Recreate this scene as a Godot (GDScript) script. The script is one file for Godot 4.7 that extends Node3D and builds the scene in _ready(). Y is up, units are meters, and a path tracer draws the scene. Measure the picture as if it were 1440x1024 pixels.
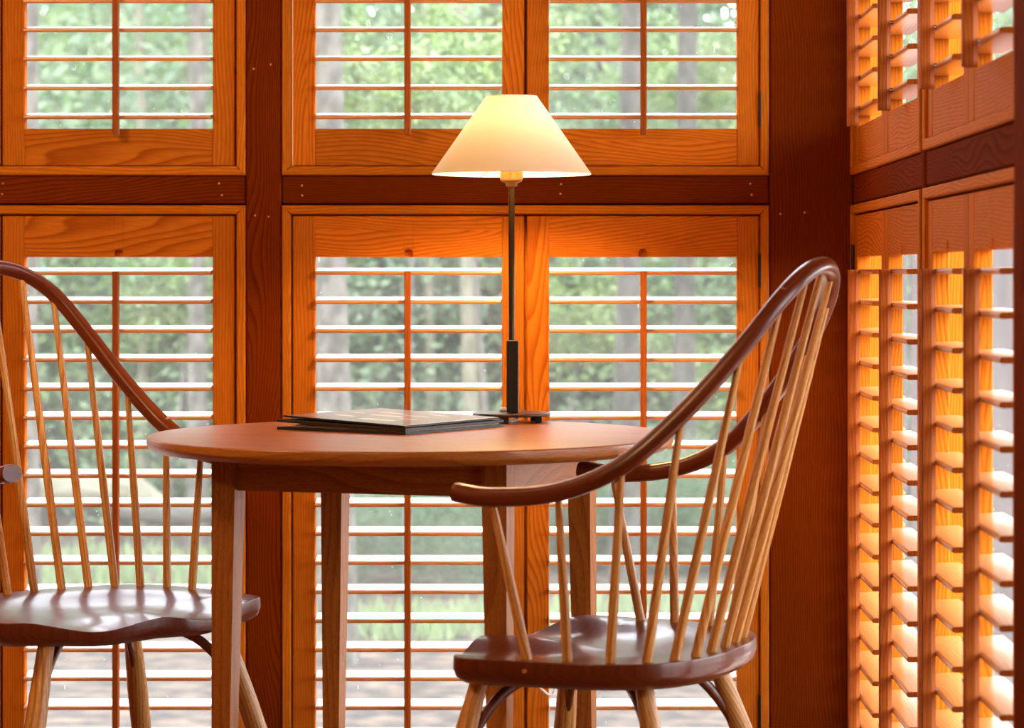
extends Node3D
# Corner of a timber room: louvered shutters, round table with lamp, two spindle-back armchairs.
# Units are metres; the camera stands at (0, EYE, 0) and looks along -z.

const EYE := 1.019
const DIST := 5.217        # camera to the face of the back wall's shutters
const PXM := 690.0         # photograph pixels per metre on that face
const SIDE_X := 0.594      # face of the right wall's shutters

var rng := RandomNumberGenerator.new()
var M := {}
var taken := {}


class MB:
	var v := PackedVector3Array()
	var n := PackedVector3Array()
	var t := PackedVector2Array()
	var c := PackedColorArray()
	var i := PackedInt32Array()

	func vert(p: Vector3, nn: Vector3, uv: Vector2) -> int:
		v.append(p); n.append(nn); t.append(uv)
		return v.size() - 1

	func tri(a: int, b: int, d: int) -> void:
		var g := (v[b] - v[a]).cross(v[d] - v[a])
		if g.dot(n[a] + n[b] + n[d]) > 0.0:
			i.append(a); i.append(d); i.append(b)
		else:
			i.append(a); i.append(b); i.append(d)

	func poly(pts: Array, nn: Vector3, uvs: Array) -> void:
		var f := v.size()
		for k in pts.size():
			vert(pts[k], nn, uvs[k])
		for k in range(1, pts.size() - 1):
			tri(f, f + k, f + k + 1)

	# flat face of a timber piece: grain along `axis` (0, 1 or 2)
	func face(pts: Array, out_of: Vector3, axis: int, uo: float, vo: float) -> void:
		var nn: Vector3 = (pts[1] - pts[0]).cross(pts[2] - pts[0])
		if nn.length() < 1e-12:
			return
		nn = nn.normalized()
		var mid := Vector3.ZERO
		for p in pts:
			mid += p
		mid /= pts.size()
		if nn.dot(mid - out_of) < 0.0:
			nn = -nn
		var k := 0
		var best := -1.0
		for a in 3:
			if a != axis and absf(nn[a]) > best:
				best = absf(nn[a]); k = a
		var across := 3 - axis - k
		var uvs := []
		for p in pts:
			uvs.append(Vector2(p[axis] / 2.4 + uo, (p[across] + p[k] * 0.7) / 0.24 + vo))
		poly(pts, nn, uvs)

	func hexa(p: Array, axis: int, uo: float, vo: float) -> void:
		var mid := Vector3.ZERO
		for q in p:
			mid += q
		mid /= 8.0
		for f in [[0, 1, 2, 3], [4, 5, 6, 7], [0, 1, 5, 4], [1, 2, 6, 5], [2, 3, 7, 6], [3, 0, 4, 7]]:
			face([p[f[0]], p[f[1]], p[f[2]], p[f[3]]], mid, axis, uo, vo)

	func box(o: Vector3, s: Vector3, ch: float, axis: int, uo: float, vo: float) -> void:
		var h := s / 2.0
		var sg := [-1.0, 1.0]
		for k in 3:
			var a := (k + 1) % 3
			var b := (k + 2) % 3
			for e in sg:
				var pts := []
				for q in [[-1, -1], [1, -1], [1, 1], [-1, 1]]:
					var p := Vector3.ZERO
					p[k] = e * h[k]; p[a] = q[0] * (h[a] - ch); p[b] = q[1] * (h[b] - ch)
					pts.append(o + p)
				face(pts, o, axis, uo, vo)
			if ch <= 0.0:
				continue
			for e in sg:
				for g in sg:
					var pts := []
					for q in [[0, -1], [0, 1], [1, 1], [1, -1]]:
						var p := Vector3.ZERO
						p[k] = q[1] * (h[k] - ch)
						p[a] = e * (h[a] - (ch if q[0] == 1 else 0.0))
						p[b] = g * (h[b] - (0.0 if q[0] == 1 else ch))
						pts.append(o + p)
					face(pts, o, axis, uo, vo)
		if ch > 0.0:
			for ex in sg:
				for ey in sg:
					for ez in sg:
						var e := Vector3(ex, ey, ez)
						face([o + e * Vector3(h.x, h.y - ch, h.z - ch), o + e * Vector3(h.x - ch, h.y, h.z - ch), o + e * Vector3(h.x - ch, h.y - ch, h.z)], o, axis, uo, vo)

	# smooth sheet through rows of points; columns close on themselves when `closed`
	func grid(rows: Array, closed: bool, uo := 0.0, vo := 0.0, flip := false, us := 2.4, vs := 0.24) -> void:
		var R := rows.size()
		var C: int = rows[0].size()
		var f := v.size()
		var cols := C + 1 if closed else C
		var u := uo
		for r in R:
			if r > 0:
				var d := 0.0
				for k in C:
					d += (rows[r][k] - rows[r - 1][k]).length()
				u += d / C / us
			var w := vo
			for k in cols:
				var p: Vector3 = rows[r][k % C]
				if k > 0:
					w += (p - rows[r][(k - 1) % C]).length() / vs
				var tr: Vector3 = rows[mini(r + 1, R - 1)][k % C] - rows[maxi(r - 1, 0)][k % C]
				var tc: Vector3 = rows[r][(k + 1) % C] - rows[r][(k + C - 1) % C] if closed else rows[r][mini(k + 1, C - 1)] - rows[r][maxi(k - 1, 0)]
				if tc.length() < 1e-7:
					var r2 := r + 1 if r == 0 else r - 1
					tc = rows[r2][(k + 1) % C] - rows[r2][(k + C - 1) % C]
				var nn := tr.cross(tc).normalized()
				vert(p, -nn if flip else nn, Vector2(u, w))
		for r in R - 1:
			for k in cols - 1:
				var a := f + r * cols + k
				if v[a].distance_squared_to(v[a + 1]) > 1e-14:
					tri(a, a + 1, a + cols)
				if v[a + cols].distance_squared_to(v[a + cols + 1]) > 1e-14:
					tri(a + 1, a + cols + 1, a + cols)

	func mesh(m: Material) -> ArrayMesh:
		var a := []
		a.resize(Mesh.ARRAY_MAX)
		a[Mesh.ARRAY_VERTEX] = v
		a[Mesh.ARRAY_NORMAL] = n
		a[Mesh.ARRAY_TEX_UV] = t
		if c.size() == v.size():
			a[Mesh.ARRAY_COLOR] = c
		a[Mesh.ARRAY_INDEX] = i
		var am := ArrayMesh.new()
		am.add_surface_from_arrays(Mesh.PRIMITIVE_TRIANGLES, a)
		am.surface_set_material(0, m)
		return am


# ---------- naming and placing ----------
func numbered(called: String) -> String:
	taken[called] = taken.get(called, -1) + 1
	return called if taken[called] == 0 else "%s_%03d" % [called, taken[called]]


func tag(o: Node, label: String, category := "", group := "", kind := "") -> void:
	if label: o.set_meta("label", label)
	if category: o.set_meta("category", category)
	if group: o.set_meta("group", group)
	if kind: o.set_meta("kind", kind)


func base(called: String, where: Vector3, turn: float, label: String, category := "", group := "", kind := "") -> Node3D:
	var o := Node3D.new()
	o.name = numbered(called)
	add_child(o)
	o.position = where
	o.rotation.y = turn
	tag(o, label, category, group, kind)
	return o


func put(called: String, am: Mesh, parent: Node) -> MeshInstance3D:
	var o := MeshInstance3D.new()
	o.name = called if parent != self else numbered(called)
	o.mesh = am
	parent.add_child(o, true)
	return o


func part(called: String, mb: MB, m: Material, parent: Node) -> MeshInstance3D:
	return put(called, mb.mesh(m), parent)


func ru() -> float:
	return rng.randf()


func px(x: float) -> float:   # photograph column on the back wall's face -> x
	return (x - 790.0) / PXM


func py(y: float) -> float:   # photograph row on the back wall's face -> height
	return EYE - (y - 385.0) / PXM


# ---------- textures and materials ----------
# Timber: u runs along the grain (2.4 m, seamless), v across it (0.24 m).
func grain_image(sd: int, rings: float, warp: float, late: Color, fibre: float, pores: float) -> ImageTexture:
	var w := 1024
	var h := 512
	var im := Image.create(w, h, false, Image.FORMAT_RGB8)
	var a := FastNoiseLite.new()
	a.seed = sd; a.noise_type = FastNoiseLite.TYPE_SIMPLEX_SMOOTH; a.frequency = 1.0; a.fractal_octaves = 2
	var b := FastNoiseLite.new()
	b.seed = sd + 7; b.noise_type = FastNoiseLite.TYPE_SIMPLEX_SMOOTH; b.frequency = 1.0; b.fractal_octaves = 1
	for x in w:
		var an := TAU * x / w
		var cx := cos(an)
		var sx := sin(an)
		for y in h:
			var yy := float(y) / h
			var low := a.get_noise_3d(cx * 0.55, sx * 0.55, yy * 1.3)
			var t := yy * rings + low * warp
			var s := t - floorf(t)
			var band := pow(s, 2.6) * (1.0 - smoothstep(0.86, 1.0, s))
			var fib := b.get_noise_3d(cx * 9.0, sx * 9.0, yy * 95.0)
			var por := b.get_noise_3d(cx * 30.0 + 40.0, sx * 30.0, yy * 150.0)
			var tone := 0.94 + 0.05 * low + fibre * fib - pores * maxf(0.0, por - 0.25)
			var k := clampf(band * 1.5, 0.0, 1.0)
			im.set_pixel(x, y, Color(tone * lerpf(1.0, late.r, k), tone * lerpf(1.0, late.g, k), tone * lerpf(1.0, late.b, k)))
	return ImageTexture.create_from_image(im)


func blotch_image(sd: int, size: int, freq: float, lo: Color, hi: Color, oct := 4) -> ImageTexture:
	var im := Image.create(size, size, false, Image.FORMAT_RGB8)
	var a := FastNoiseLite.new()
	a.seed = sd; a.frequency = freq; a.fractal_octaves = oct; a.noise_type = FastNoiseLite.TYPE_SIMPLEX_SMOOTH
	for x in size:
		for y in size:
			var k := clampf(0.5 + 0.75 * a.get_noise_2d(x, y), 0.0, 1.0)
			im.set_pixel(x, y, lo.lerp(hi, k))
	return ImageTexture.create_from_image(im)


# the dirty film on the panes: dust veil, droplet marks, specks
func dirt_image() -> ImageTexture:
	var s := 1024
	var im := Image.create(s, s, false, Image.FORMAT_RGBA8)
	var a := FastNoiseLite.new()
	a.seed = 5; a.frequency = 0.006; a.fractal_octaves = 4
	var b := FastNoiseLite.new()
	b.seed = 9; b.frequency = 0.22; b.fractal_octaves = 2
	for x in s:
		for y in s:
			var al := 0.11 + 0.05 * a.get_noise_2d(x, y) + 0.04 * b.get_noise_2d(x, y)
			im.set_pixel(x, y, Color(0.93, 0.95, 0.93, clampf(al, 0.05, 0.6)))
	var r := RandomNumberGenerator.new()
	r.seed = 77
	for k in 170:
		var x := r.randi_range(4, s - 8)
		var y := r.randi_range(4, s - 20)
		var l := 1 if r.randf() < 0.93 else r.randi_range(3, 9)
		var al := r.randf_range(0.45, 0.85)
		for q in l + 1:
			for e in 2:
				im.set_pixel(x + e, y + q, Color(0.96, 0.97, 0.96, al * (1.0 if q == l else 0.7)))
	for k in 26:
		var x := r.randi_range(4, s - 8)
		var y := r.randi_range(4, s - 8)
		for q in r.randi_range(2, 5):
			im.set_pixel(x + (q % 2), y + q, Color(0.1, 0.09, 0.07, 0.8))
	return ImageTexture.create_from_image(im)


func mat(called: String, col: Color, rough: float, tex: Texture2D = null, coat := 0.0, coat_rough := 0.2, spec := 0.5) -> StandardMaterial3D:
	var m := StandardMaterial3D.new()
	m.resource_name = called
	m.albedo_color = col
	m.roughness = rough
	m.metallic_specular = spec
	if tex:
		m.albedo_texture = tex
	if coat > 0.0:
		m.clearcoat_enabled = true
		m.clearcoat = coat
		m.clearcoat_roughness = coat_rough
	return m


func rgb(r: int, g: int, b: int) -> Color:
	return Color8(r, g, b)


func tones(called: String, col: Color, rough: float, tex: Texture2D, coat: float, coat_rough: float, spread: float, spec: float) -> Array:
	var out := []
	for k in 4:
		var f: float = 1.0 + spread * [-1.0, 0.35, 0.9, -0.3][k]
		out.append(mat("%s %d" % [called, k], Color(minf(col.r * f, 1.0), col.g * f, col.b * f), rough, tex, coat, coat_rough, spec))
	return out


func one(a: Array) -> Material:
	return a[rng.randi_range(0, a.size() - 1)]


func make_materials() -> void:
	var soft := grain_image(11, 26.0, 7.0, Color(0.82, 0.72, 0.64), 0.06, 0.0)
	var straight := grain_image(31, 40.0, 4.0, Color(0.86, 0.79, 0.72), 0.06, 0.0)
	var hard := grain_image(53, 14.0, 3.0, Color(0.88, 0.83, 0.78), 0.06, 0.3)
	var ash := grain_image(71, 34.0, 5.0, Color(0.78, 0.68, 0.56), 0.05, 0.3)
	M.shutter = tones("shutter redwood", rgb(214, 122, 30), 0.6, soft, 0.0, 0.35, 0.05, 0.15)
	M.stile = tones("stile redwood", rgb(214, 122, 30), 0.6, straight, 0.0, 0.35, 0.05, 0.15)
	M.stile[2].albedo_texture = soft
	M.rod = tones("rod redwood", rgb(172, 88, 14), 0.55, straight, 0.0, 0.35, 0.05, 0.3)
	M.slat = tones("slat redwood", rgb(230, 160, 92), 0.35, straight, 1.0, 0.24, 0.04, 0.7)
	M.frame = tones("window frame redwood", rgb(216, 126, 30), 0.6, straight, 0.0, 0.35, 0.04, 0.15)
	M.post = tones("post redwood", rgb(122, 50, 5), 0.65, soft, 0.0, 0.4, 0.05, 0.06)
	M.post[0].albedo_texture = straight
	M.cherry = tones("cherry", rgb(122, 49, 8), 0.36, hard, 0.45, 0.14, 0.04, 0.5)
	M.table = tones("table cherry", rgb(184, 112, 38), 0.42, hard, 0.5, 0.25, 0.04, 0.45)
	M.ash = tones("ash", rgb(236, 172, 88), 0.45, ash, 0.25, 0.3, 0.04, 0.5)
	M.plain_wall = mat("wall boards", rgb(150, 84, 42), 0.6, soft)
	M.ceiling = mat("ceiling boards", rgb(190, 130, 80), 0.6, straight)
	M.floor = mat("floor boards", rgb(150, 90, 50), 0.5, soft)
	M.black = mat("black metal", rgb(26, 24, 20), 0.45)
	M.black.metallic = 0.3
	M.bronze = mat("dark bronze", rgb(66, 50, 30), 0.35)
	M.bronze.metallic = 0.8
	M.socket = mat("beige lamp socket", rgb(128, 96, 56), 0.5)
	M.staple = mat("steel staple", rgb(90, 76, 62), 0.35)
	M.staple.metallic = 0.8
	M.brass = mat("brass nail", rgb(224, 164, 84), 0.35)
	M.brass.metallic = 0.5
	M.white = mat("white plastic", rgb(236, 228, 216), 0.4)
	M.leather = mat("black leatherette", rgb(30, 25, 22), 0.5, blotch_image(3, 128, 0.2, Color(0.8, 0.8, 0.8), Color(1, 1, 1)))
	M.paper = mat("paper", rgb(214, 190, 164), 0.8)
	M.shade = mat("lamp shade fabric", rgb(226, 204, 166), 0.85)
	M.shade.backlight_enabled = true
	M.shade.backlight = Color(0.24, 0.235, 0.22)
	M.bark_grey = mat("grey bark", rgb(104, 98, 88), 0.9, blotch_image(21, 128, 0.05, Color(0.55, 0.55, 0.52), Color(1, 1, 1)))
	M.bark_pale = mat("pale bark", rgb(120, 114, 94), 0.9, blotch_image(22, 128, 0.05, Color(0.7, 0.7, 0.66), Color(1, 1, 1)))
	M.bark_dark = mat("dark bark", rgb(76, 72, 62), 0.9, blotch_image(23, 128, 0.05, Color(0.6, 0.6, 0.56), Color(1, 1, 1)))
	M.ground = mat("leaf litter", rgb(100, 83, 68), 0.95, blotch_image(25, 512, 0.035, Color(0.3, 0.27, 0.24), Color(1.0, 0.98, 0.95), 6))
	M.ground.uv1_triplanar = true
	M.ground.uv1_world_triplanar = true
	M.ground.uv1_scale = Vector3(0.35, 0.35, 0.35)
	M.fence = mat("weathered grey boards", rgb(80, 72, 72), 0.85, straight)
	M.glass = mat("dusty window glass", Color(1, 1, 1), 0.35, dirt_image())
	M.glass.transparency = BaseMaterial3D.TRANSPARENCY_ALPHA
	M.glass.backlight_enabled = true
	M.glass.backlight = Color(0.9, 0.9, 0.9)
	M.leaf = mat("leaves", Color(1, 1, 1), 0.6)
	M.leaf.vertex_color_use_as_albedo = true
	M.leaf.backlight_enabled = true
	M.leaf.backlight = Color(0.7, 0.8, 0.5)


# ---------- shape helpers ----------
# round or oval tube along a path; radii per point; `oval` scales the section across `side`
func tube(mb: MB, path: Array, radii: Array, seg := 10, cap := true, oval := 1.0, side := Vector3.ZERO) -> void:
	var rows := []
	var uo := ru()
	var vo := ru()
	for k in path.size():
		var t: Vector3 = (path[mini(k + 1, path.size() - 1)] - path[maxi(k - 1, 0)]).normalized()
		var a := side if side != Vector3.ZERO else (Vector3.RIGHT if absf(t.x) < 0.8 else Vector3.BACK)
		a = (a - t * a.dot(t)).normalized()
		var b := t.cross(a)
		var row := []
		for s in seg:
			var an := TAU * s / seg
			row.append(path[k] + (a * cos(an) * oval + b * sin(an)) * radii[k])
		rows.append(row)
	mb.grid(rows, true, uo, vo, true)
	if cap:
		for e in [0, path.size() - 1]:
			var nn: Vector3 = (path[0] - path[1]).normalized() if e == 0 else (path[e] - path[e - 1]).normalized()
			var uvs := []
			for p in rows[e]:
				uvs.append(Vector2(uo + p.x * 0.5, vo + p.z * 3.0 + p.y))
			mb.poly(rows[e], nn, uvs)


func lathe(mb: MB, prof: Array, seg := 40, centre := Vector3.ZERO) -> void:   # prof of Vector2(radius, height), outside facing out when it runs upwards
	var rows := []
	for p in prof:
		var row := []
		for s in seg:
			var an := TAU * s / seg
			row.append(centre + Vector3(cos(an) * p.x, p.y, sin(an) * p.x))
		rows.append(row)
	mb.grid(rows, true, 0.0, 0.0, false)


func smooth_path(ctrl: Array, per: int) -> Array:   # Catmull-Rom
	var out := []
	var n := ctrl.size()
	for k in n - 1:
		var p0: Vector3 = ctrl[maxi(k - 1, 0)]
		var p1: Vector3 = ctrl[k]
		var p2: Vector3 = ctrl[k + 1]
		var p3: Vector3 = ctrl[mini(k + 2, n - 1)]
		for s in per:
			out.append(p1.cubic_interpolate(p2, p0, p3, float(s) / per))
	out.append(ctrl[n - 1])
	return out


func timber(called: String, o: Vector3, s: Vector3, axis: int, m: Material, parent: Node, ch := 0.0015) -> MeshInstance3D:
	var mb := MB.new()
	mb.box(o, s, ch, axis, ru(), ru())
	return part(called, mb, m, parent)


# ---------- the shutters ----------
# local x along the wall, z out of the wall into the room; z = 0 is the face of the stiles
const STILE := 0.045
const THICK := 0.028
const SLAT_W := 0.063
const SLAT_T := 0.009
var slat_meshes := {}


func slat_mesh(length: float, tone: int) -> ArrayMesh:
	var key := "%.4f %d" % [length, tone]
	if not slat_meshes.has(key):
		var mb := MB.new()
		var prof := []
		var r := SLAT_T / 2.0
		var hw := SLAT_W / 2.0 - r
		for sg in [1.0, -1.0]:      # flat faces with round noses
			prof.append(Vector2(-sg * (hw - 0.002), sg * r))
			prof.append(Vector2(sg * (hw - 0.002), sg * r))
			for k in 7:
				var an := PI / 2.0 - PI * k / 6.0
				prof.append(Vector2(sg * (hw + cos(an) * r), sg * sin(an) * r))
		var rows := []
		for x in [-length / 2.0, length / 2.0]:
			var row := []
			for p in prof:
				row.append(Vector3(x, p.y, p.x))
			rows.append(row)
		mb.grid(rows, true, ru(), ru(), true)
		for e in 2:
			var uvs := []
			for p in rows[e]:
				uvs.append(Vector2(0.3, p.z * 4.0 + p.y))
			mb.poly(rows[e], Vector3(-1.0 if e == 0 else 1.0, 0, 0), uvs)
		slat_meshes[key] = mb.mesh(M.slat[tone])
	return slat_meshes[key]


func shutter(origin: Vector3, turn: float, width: float, y_bottom: float, y_top: float, open_bottom: float, open_top: float, slat_ys: Array, tilt: float, lower: bool, hinge_right: bool, label: String, group: String, hinges := [], gap := 0.0005) -> void:
	var o := base("louvered_shutter", origin, turn, label, "shutter", group)
	var h := y_top - y_bottom
	var ym := (y_top + y_bottom) / 2.0
	for s in [0, 1]:
		timber("stile", Vector3(STILE / 2.0 if s == 0 else width - STILE / 2.0, ym, -THICK / 2.0), Vector3(STILE - 0.0003, h, THICK), 1, one(M.stile), o)
	if hinge_right:      # tongue behind the meeting stiles
		timber("rebate_strip", Vector3(-0.001, ym, -THICK - 0.0022), Vector3(0.022, h - 0.002, 0.004), 1, one(M.shutter), o, 0.0)
	var rail_w := width - 2.0 * STILE
	var rail_tones: Array = M.shutter if turn == 0.0 else M.stile
	timber("bottom_rail", Vector3(width / 2.0, (y_bottom + open_bottom) / 2.0, -THICK / 2.0 - 0.0006), Vector3(rail_w, open_bottom - y_bottom, THICK - 0.001), 0, one(rail_tones), o)
	var rod_x := width / 2.0
	# top rail, with the little half-round notch that lets the rod swing
	if lower:
		var mb := MB.new()
		var z0 := -THICK
		var z1 := -0.0006
		var uo := ru()
		var vo := ru()
		var nr := 0.009
		var ny := open_top + 0.008
		mb.box(Vector3((STILE + rod_x - nr) / 2.0, (open_top + y_top) / 2.0, (z0 + z1) / 2.0), Vector3(rod_x - nr - STILE, y_top - open_top, z1 - z0), 0.0008, 0, uo, vo)
		mb.box(Vector3((rod_x + nr + width - STILE) / 2.0, (open_top + y_top) / 2.0, (z0 + z1) / 2.0), Vector3(width - STILE - rod_x - nr, y_top - open_top, z1 - z0), 0.0008, 0, uo, vo)
		mb.box(Vector3(rod_x, (open_top + y_top) / 2.0, z0 + 0.006), Vector3(2.0 * nr, y_top - open_top, 0.012), 0.0, 0, uo, vo)
		var prev := Vector2(rod_x - nr, ny)
		for k in range(1, 9):
			var an := PI - PI * k / 8.0
			var q := Vector2(rod_x + cos(an) * nr, ny + sin(an) * nr)
			var a := prev
			mb.hexa([Vector3(a.x, a.y, z0), Vector3(q.x, q.y, z0), Vector3(q.x, y_top, z0), Vector3(a.x, y_top, z0), Vector3(a.x, a.y, z1), Vector3(q.x, q.y, z1), Vector3(q.x, y_top, z1), Vector3(a.x, y_top, z1)], 0, uo, vo)
			prev = q
		part("top_rail", mb, one(rail_tones), o)
	else:
		timber("top_rail", Vector3(width / 2.0, (open_top + y_top) / 2.0, -THICK / 2.0 - 0.0006), Vector3(rail_w, y_top - open_top, THICK - 0.001), 0, one(rail_tones), o)
	for y in slat_ys:
		var s := put("slat", slat_mesh(rail_w - 0.003, rng.randi_range(0, 3)), o)
		s.position = Vector3(width / 2.0, y, -THICK / 2.0)
		s.rotation.x = deg_to_rad(tilt + rng.randf_range(-0.35, 0.35))
	# tilt rod: worn square section with its two rear edges planed off, stapled to every slat
	var nose_z := -THICK / 2.0 + SLAT_W / 2.0 * cos(deg_to_rad(tilt))
	var nose_y := -SLAT_W / 2.0 * sin(deg_to_rad(tilt))
	var r0: float = slat_ys.min() + nose_y - (0.036 if not lower else 0.012)
	var r1: float = slat_ys.max() + nose_y + (0.012 if not lower else 0.004)
	var z0 := nose_z + gap
	var z1 := z0 + 0.022
	var w := 0.0066
	var sec := [Vector2(-w + 0.004, z0), Vector2(w - 0.004, z0), Vector2(w, z0 + 0.007), Vector2(w, z1 - 0.002), Vector2(w - 0.002, z1), Vector2(-w + 0.002, z1), Vector2(-w, z1 - 0.002), Vector2(-w, z0 + 0.007)]
	var rb := MB.new()
	var uo := ru()
	var vo := ru()
	var mid := Vector3(rod_x, (r0 + r1) / 2.0, (z0 + z1) / 2.0)
	for k in 8:
		var a: Vector2 = sec[k]
		var b: Vector2 = sec[(k + 1) % 8]
		rb.face([Vector3(rod_x + a.x, r0, a.y), Vector3(rod_x + b.x, r0, b.y), Vector3(rod_x + b.x, r1, b.y), Vector3(rod_x + a.x, r1, a.y)], mid, 1, uo, vo)
	for y in [r0, r1]:
		var cap := []
		for a in sec:
			cap.append(Vector3(rod_x + a.x, y, a.y))
		rb.face(cap, mid, 0, uo, vo)
	var rod := part("tilt_rod", rb, one(M.rod), o)
	for y in slat_ys:
		var st := put("staple", M.staple_mesh, rod)
		st.position = Vector3(rod_x + 0.0005, y + nose_y, z0 - 0.0002)
	for hy in hinges:
		var hb := MB.new()
		var hx := width + 0.002 if hinge_right else -0.002
		tube(hb, [Vector3(hx, hy - 0.034, 0.003), Vector3(hx, hy, 0.003), Vector3(hx, hy + 0.034, 0.003)], [0.0042, 0.0042, 0.0042], 10)
		part("hinge", hb, M.black, o)


func slat_rows(first: float, step: float, count: int) -> Array:
	var out := []
	for k in count:
		out.append(py(first + step * k))
	return out


const Y_MID := [234.0, 246.5, 286.5, 289.0, 301.5]   # upper frame foot, its underside, rail foot, lower frame top, its underside
const LOW_FOOT := 1080.0
const UP_HEAD := -358.0


# a window: four mitred frame pieces and its pane; local axes as the shutters'
func window(n: int, origin: Vector3, turn: float, width: float, y0: float, y1: float, label: String, loose_left := false) -> void:
	var o := base("window_%d" % n, origin, turn, label, "", "", "structure")
	var f := 0.0178
	var za := -0.068
	var zb := 0.007
	var corners := [Vector2(0, y0), Vector2(width, y0), Vector2(width, y1), Vector2(0, y1)]
	var inner := [Vector2(f, y0 + f), Vector2(width - f, y0 + f), Vector2(width - f, y1 - f), Vector2(f, y1 - f)]
	var m := one(M.frame)
	for k in 4:
		var a: Vector2 = corners[k]
		var b: Vector2 = corners[(k + 1) % 4]
		var c: Vector2 = inner[(k + 1) % 4]
		var d: Vector2 = inner[k]
		# a fine bevel on the room side
		var e := 0.0022
		var mb := MB.new()
		var ax := 0 if k % 2 == 0 else 1
		var uo := ru()
		var vo := ru()
		var ab := (b - a).normalized()
		var inn := Vector2(-ab.y, ab.x)
		var pts := []
		for q in [a, b, c, d]:
			pts.append(q + ((c + d) / 2.0 - q).normalized() * 0.0001)
		mb.hexa([v3(pts[0], za), v3(pts[1], za), v3(pts[2], za), v3(pts[3], za), v3(pts[0], zb - e), v3(pts[1], zb - e), v3(pts[2], zb - e), v3(pts[3], zb - e)], ax, uo, vo)
		mb.hexa([v3(pts[0], zb - e), v3(pts[1], zb - e), v3(pts[2], zb - e), v3(pts[3], zb - e), v3(pts[0] + inn * e, zb), v3(pts[1] + inn * e, zb), v3(pts[2] - inn * e, zb), v3(pts[3] - inn * e, zb)], ax, uo, vo)
		# the stop that the shutters close against
		var st := 0.011
		var e0 := d + inn * st + ab * st
		var e1 := c + inn * st - ab * st
		if not (loose_left and k == 3):
			mb.hexa([v3(pts[3], za), v3(pts[2], za), v3(e1, za), v3(e0, za), v3(pts[3], -0.031), v3(pts[2], -0.031), v3(e1, -0.031), v3(e0, -0.031)], ax, uo, vo)
		part("frame_piece", mb, m, o)
	var g := MB.new()
	var gu := ru()
	var z := -0.058
	for s in [-1.0, 1.0]:
		var q := []
		var uv := []
		for p in [inner[0], inner[1], inner[2], inner[3]]:
			q.append(v3(p, z + s * 0.002)); uv.append(Vector2(p.x / 1.1 + gu, p.y / 1.1))
		if s > 0.0:
			g.poly(q, Vector3(0, 0, 1), uv)
	part("pane", g, M.glass, o)


func v3(p: Vector2, z: float) -> Vector3:
	return Vector3(p.x, p.y, z)


func nails(wall: Node3D, spots: Array) -> void:
	for s in spots:
		var k := put("nail_head", M.nail_mesh, wall)
		k.position = s


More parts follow.
